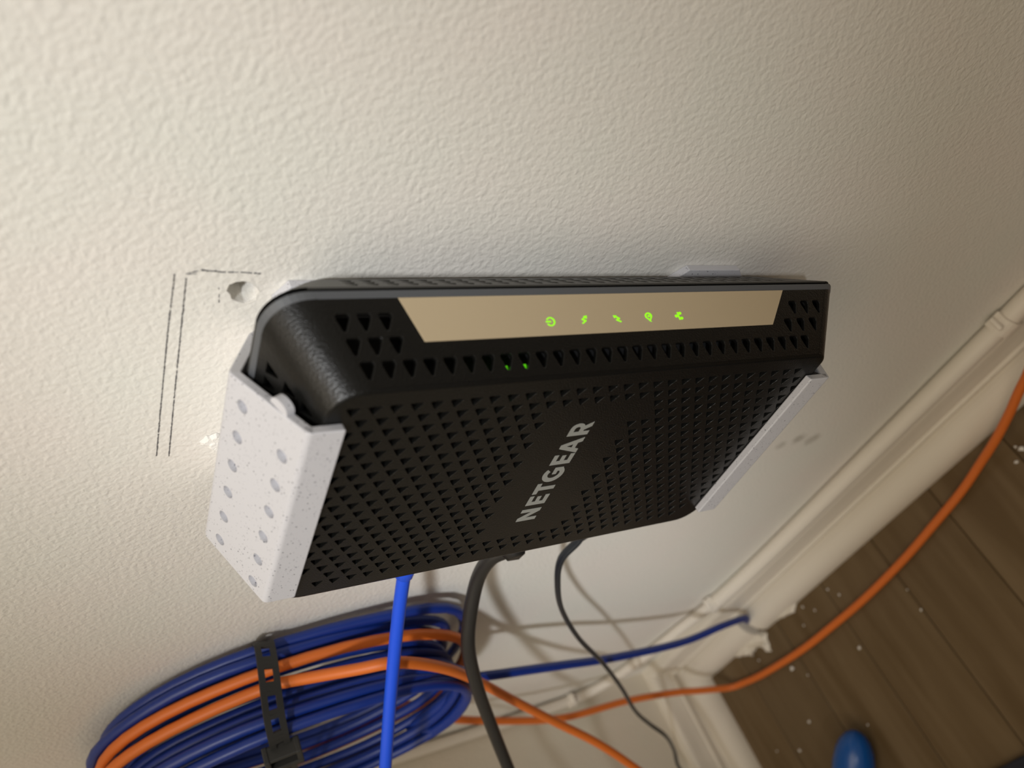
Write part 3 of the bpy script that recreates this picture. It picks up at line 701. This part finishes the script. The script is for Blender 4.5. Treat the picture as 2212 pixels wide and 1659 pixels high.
tail = [(-0.2895, -0.034, 0.3190), (-0.2920, -0.036, 0.2889), (-0.3066, -0.036, 0.2445), (-0.3291, -0.034, 0.19), (-0.3540, -0.030, 0.113), (-0.3575, -0.026, 0.0663), (-0.3660, -0.0225, 0.0330), (-0.3780, -0.0210, 0.0210), (-0.3870, -0.0185, 0.0110), (-0.3890, -0.0150, 0.0040)]
a_end = -2.05
bpath = [Vector(p) for p in bp]
# run the last turn on round the lower end and out along the wall
for k in range(1, 8):
    a = -2.05 - k * 0.03; bpath.append(Vector(coil_pt(a, 0.001, -0.0450 + 0.0012 * k)))
lead_out = crom([bpath[-1], Vector((-0.300, -0.0375, 0.3265))] + tail, 8)
# the tail leaves from the front turn
blue_root = empty('blue_cable_coil', (-0.293, -0.027, 0.32)); tag(blue_root, 'navy blue cable wound in a hanging oval coil, its end running to the baseboard gap', 'cable')
MB().tube(bpath + lead_out[1:], 0.0028, 10).build('jacket', M['blue_coil'], blue_root)
or_turns = [(0.0078, -0.0180), (0.0080, -0.0250), (0.0072, -0.0312)]
op = [Vector(p) for p in coil(or_turns, -2.4, 1.594, 4.0, 0.0016)]
# floor end joins at the start of the coil, room end leaves from the near side
floor_end = crom([op[0], Vector((-0.372, -0.0130, 0.3190)), Vector((-0.395, -0.010, 0.3050)), Vector((-0.4224, -0.012, 0.2813)), Vector((-0.442, -0.022, 0.2253)), Vector((-0.4505, -0.0304, 0.175)), Vector((-0.4571, -0.0318, 0.1124)), Vector((-0.4608, -0.0368, 0.0616)), Vector((-0.4588, -0.0430, 0.0349)), Vector((-0.4530, -0.0500, 0.0090)),
    Vector((-0.4400, -0.0530, 0.0032)), Vector((-0.4117, -0.0574, 0.0031)), Vector((-0.3606, -0.0614, 0.0031)), Vector((-0.3171, -0.0617, 0.0031)), Vector((-0.2762, -0.0607, 0.0031)), Vector((-0.2308, -0.057, 0.0031)), Vector((-0.1923, -0.0518, 0.0035)), Vector((-0.1614, -0.0474, 0.0050)), Vector((-0.1370, -0.0430, 0.0090)), Vector((-0.1149, -0.0405, 0.0174)), Vector((-0.093, -0.0371, 0.027)), Vector((-0.0683, -0.0334, 0.0403)), Vector((-0.0333, -0.0315, 0.0585)), Vector((0.03, -0.040, 0.065)), Vector((0.12, -0.058, 0.040)), Vector((0.25, -0.070, 0.006)), Vector((0.40, -0.075, 0.0030)), Vector((0.70, -0.080, 0.0030)), Vector((1.20, -0.100, 0.0030))], 8)
near = 0
room_end = crom([op[-1], Vector((-0.2240, -0.0370, 0.3975)), Vector((-0.2185, -0.0410, 0.3785)), Vector((-0.2375, -0.0425, 0.3498)), Vector((-0.2680, -0.0432, 0.3211)), Vector((-0.3020, -0.0490, 0.2875)), Vector((-0.3339, -0.0600, 0.2497)), Vector((-0.3567, -0.0751, 0.2144)), Vector((-0.3774, -0.0940, 0.1826)), Vector((-0.3904, -0.1167, 0.1572)), Vector((-0.4043, -0.1487, 0.1227)), Vector((-0.430, -0.190, 0.080)), Vector((-0.440, -0.240, 0.020)), Vector((-0.420, -0.300, 0.0030)), Vector((-0.36, -0.42, 0.0030))], 8)
or_root = empty('orange_cable', (-0.293, -0.027, 0.30)); tag(or_root, 'orange cable wound over the blue coil and running across the floor along the baseboard', 'cable')
MB().tube(floor_end[::-1] + op[1:] + room_end[1:], 0.0028, 10).build('jacket', M['orange'], or_root)

# slotted black strap cinching the coil
strap_root = empty('cable_strap', (-0.24, -0.03, 0.42)); tag(strap_root, 'slotted black plastic strap with square buckle cinching the cable coil', 'cable strap')
sp_pts = [(-0.2600, -0.0015, 0.4262), (-0.2450, -0.0022, 0.4285), (-0.2320, -0.0060, 0.4300), (-0.2265, -0.0140, 0.4312), (-0.2255, -0.0240, 0.4322), (-0.2270, -0.0340, 0.4330), (-0.2310, -0.0430, 0.4330), (-0.2390, -0.0495, 0.4315), (-0.2520, -0.0520, 0.4285), (-0.2750, -0.0520, 0.4230), (-0.3000, -0.0515, 0.4170), (-0.3500, -0.0505, 0.4060), (-0.3730, -0.0450, 0.4010), (-0.3775, -0.0300, 0.4000), (-0.3765, -0.0120, 0.4000), (-0.3640, -0.0018, 0.4020)]
sp_pts = [(p[0] - 0.010, p[1], p[2]) for p in sp_pts]
sc_ = crom(sp_pts, 5)
def ribbon(path, wdir, hw, th):
    P = [Vector(p) for p in path]; m_ = len(P); vs = []
    W = Vector(wdir).normalized()
    for i in range(m_):
        T = (P[min(i + 1, m_ - 1)] - P[max(i - 1, 0)]).normalized(); w_ = (W - T * W.dot(T)).normalized(); nn = T.cross(w_)
        vs += [P[i] + w_ * hw + nn * th, P[i] + w_ * hw - nn * th, P[i] - w_ * hw - nn * th, P[i] - w_ * hw + nn * th]
    fs = [(i * 4 + k, i * 4 + (k + 1) % 4, (i + 1) * 4 + (k + 1) % 4, (i + 1) * 4 + k) for i in range(m_ - 1) for k in range(4)] + [(0, 1, 2, 3), tuple(range(4 * m_ - 4, 4 * m_))]
    return vs, fs
# two rails with cross bars leave open slots between them
mb = MB()
Wd = Vector((0.12, 0.0, 1.0)).normalized()
for sgn in (-1, 1):
    vs, fs = ribbon([p + Wd * sgn * 0.0034 for p in sc_], Wd, 0.0014, 0.0006); mb.add(vs, fs)
L = 0; nxt = 0.0
for i in range(len(sc_) - 1):
    seglen = (sc_[i + 1] - sc_[i]).length
    ph = (L % 0.0115) / 0.0115
    if ph > 0.5 or i < 5:
        vs, fs = ribbon([sc_[i], sc_[i + 1]], Wd, 0.0022, 0.0006); mb.add(vs, fs)
    L += seglen
mb.build('strap_band', M['strap'], strap_root)
# buckle
bc = Vector((-0.2600, -0.0535, 0.4290)); T = (Vector((-0.2750, -0.0520, 0.4230)) - Vector((-0.2390, -0.0495, 0.4315))).normalized(); Wb = (Wd - T * Wd.dot(T)).normalized(); Nb = T.cross(Wb)
if Nb.y > 0: Nb = -Nb
mb = MB()
def obox(c, hx, hy, hz):
    vs = [c + T * a_ * hx + Wb * b__ * hy + Nb * c__ * hz for a_ in (-1, 1) for b__ in (-1, 1) for c__ in (-1, 1)]
    mb.add(vs, [(0, 1, 3, 2), (4, 6, 7, 5), (0, 4, 5, 1), (2, 3, 7, 6), (0, 2, 6, 4), (1, 5, 7, 3)])
obox(bc + T * 0.0055, 0.0022, 0.0085, 0.0042); obox(bc - T * 0.0050, 0.0012, 0.0085, 0.0036); obox(bc + Wb * 0.0072, 0.0065, 0.0013, 0.0040); obox(bc - Wb * 0.0072, 0.0065, 0.0013, 0.0040); obox(bc - Nb * 0.003, 0.006, 0.008, 0.0009)
bk = mb.build('buckle', M['strap'], strap_root)
bv = bk.modifiers.new('b', 'BEVEL'); bv.width = 0.0006; bv.segments = 2

# white painted cable lying on the baseboard, then climbing the corner, with its clips
wc = empty('white_cable', (-0.3, -0.006, 0.05)); tag(wc, 'white painted cable lying on the baseboard and climbing the wall corner', 'cable')
MB().tube(crom([(1.2, -0.0062, 0.0518), (0.3, -0.0062, 0.0518), (-0.05, -0.0062, 0.0518), (-0.20, -0.0062, 0.0520), (-0.30, -0.0062, 0.0530), (-0.352, -0.0060, 0.0570), (-0.364, -0.0055, 0.0600)], 8), 0.0060, 12).build('thick_run', M['white_cable'], wc)
MB().tube(crom([(-0.360, -0.0055, 0.0590), (-0.392, -0.0050, 0.0665), (-0.428, -0.0050, 0.0760), (-0.466, -0.0050, 0.0900), (-0.490, -0.0052, 0.1060), (-0.5010, -0.0055, 0.1280), (-0.5040, -0.0058, 0.17), (-0.5045, -0.0058, 0.25), (-0.5045, -0.0058, 0.5), (-0.5045, -0.0058, 1.2)], 8), 0.0044, 12).build('thin_run', M['white_cable'], wc)
def clip(c, ax, label, hw, hr):
    c = Vector(c); ax = Vector(ax).normalized(); nn = Vector((0, -1, 0)); up = nn.cross(ax).normalized()
    r = empty('cable_clip', c); tag(r, label, 'clip', 'white cable clips on the painted cable')
    mb = MB(); k = 10
    prof = [(-hr - 0.0012, -0.004)] + [((hr + 0.0012) * math.cos(math.pi - math.pi * i / k), (hr + 0.0012) * math.sin(math.pi * i / k)) for i in range(k + 1)] + [(hr + 0.0012, -0.004)]
    mb.prism(prof, lambda q, t: c + up * q[0] + nn * q[1] + ax * t, -hw, hw)
    mb.build('saddle', M['white_cable'], r)
    h = MB(); h.tube([c + up * (hr + 0.0022) - nn * 0.003, c + up * (hr + 0.0022) + nn * 0.0045, c + up * (hr + 0.0022) + nn * 0.0050], [0.0016, 0.0016, 0.0010], 10).build('nail', M['white_cable'], r)
    return r
clip((-0.0480, -0.0062, 0.0518), (1, 0, 0), 'white cable clip on the baseboard cable at the right edge of the photo', 0.0050, 0.0064)
clip((-0.3600, -0.0055, 0.0590), (1, 0, -0.22), 'lumpy white cable clip where the baseboard cable turns thinner', 0.0040, 0.0058)
clip((-0.5020, -0.0056, 0.1330), (0.15, 0, -1), 'white cable clip on the cable climbing the wall corner', 0.0030, 0.0048)

# ------------------------------------------------------------------ small things on the floor
crumbs = [(-0.3821, -0.0673, 1.5), (-0.3109, -0.0842, 1.2), (-0.3043, -0.0388, 0.9), (-0.298, -0.0472, 0.9), (-0.336, -0.0366, 0.8), (-0.3273, -0.0443, 0.9), (-0.3978, -0.1057, 1.1), (-0.4253, -0.119, 1.1), (-0.4119, -0.0460, 0.8), (-0.1148, -0.0500, 1.5), (-0.123, -0.0535, 1.1), (-0.117, -0.0467, 0.9), (-0.2459, -0.0883, 0.9), (-0.3466, -0.1295, 0.7), (-0.3461, -0.0477, 0.8), (-0.4499, -0.1102, 0.6), (-0.372, -0.078, 0.6), (-0.245, -0.073, 0.6)]
cm = []
for s in range(3):
    bm = bmesh.new(); bmesh.ops.create_icosphere(bm, subdivisions=1, radius=0.0015)
    for v in bm.verts: v.co *= 0.75 + 0.5 * noise.noise(v.co * 900 + Vector((s * 7, 0, 0))); v.co.z *= 0.6
    me = bpy.data.meshes.new('plaster_crumb'); bm.to_mesh(me); bm.free(); me.materials.append(M['plaster']); cm.append(me)
for i, (x, y, s) in enumerate(crumbs):
    o = bpy.data.objects.new('plaster_crumb', cm[i % 3]); COL.objects.link(o); o.scale = (s, s, s); o.rotation_euler = (0, 0, i * 1.3)
    zmin = min(v.co.z for v in cm[i % 3].vertices); o.location = (x, y, -zmin * s)
    tag(o, 'tiny white plaster crumb lying on the brown floor boards', 'crumb', 'plaster crumbs on the floor')
# rounded blue end of something lying on the floor, pointing at the wall
tb = MB(); tip = Vector((-0.3465, -0.1300, 0.0151)); dv = Vector((-0.75, -0.66, 0)).normalized()
prof = [(0.0, 0.0008), (0.0012, 0.0045), (0.004, 0.0078), (0.009, 0.0110), (0.016, 0.0134), (0.026, 0.0148), (0.045, 0.0150), (0.075, 0.0150), (0.085, 0.013), (0.088, 0.006)]
tb.tube([tip + dv * p[0] for p in prof], [p[1] for p in prof], 22)
t_o = tb.build('hand_tool', M['tip'], None, (-0.356, -0.19, 0.0)); tag(t_o, 'glossy blue rounded tip poking in at the bottom edge, on the floor', 'tool')
mm = MB(); k = 30; xs = [-0.30 + 0.36 * i / k for i in range(k + 1)]
top = [(x, -0.1884 + 0.0012 * noise.noise(Vector((x * 150, 0, 0)))) for x in xs]
poly = top + [(0.06, -0.55), (-0.30, -0.55)]
vs, fs = plate(poly[::-1], [], 0.006, 0.001)
fm = mm.add([(u, v, ww + 0.0062) for u, v, ww in vs], fs).build('floor_mat', M['mat'], None, (-0.12, -0.37, 0.0)); tag(fm, 'dark navy fabric edge at the lower right corner of the floor', 'mat')
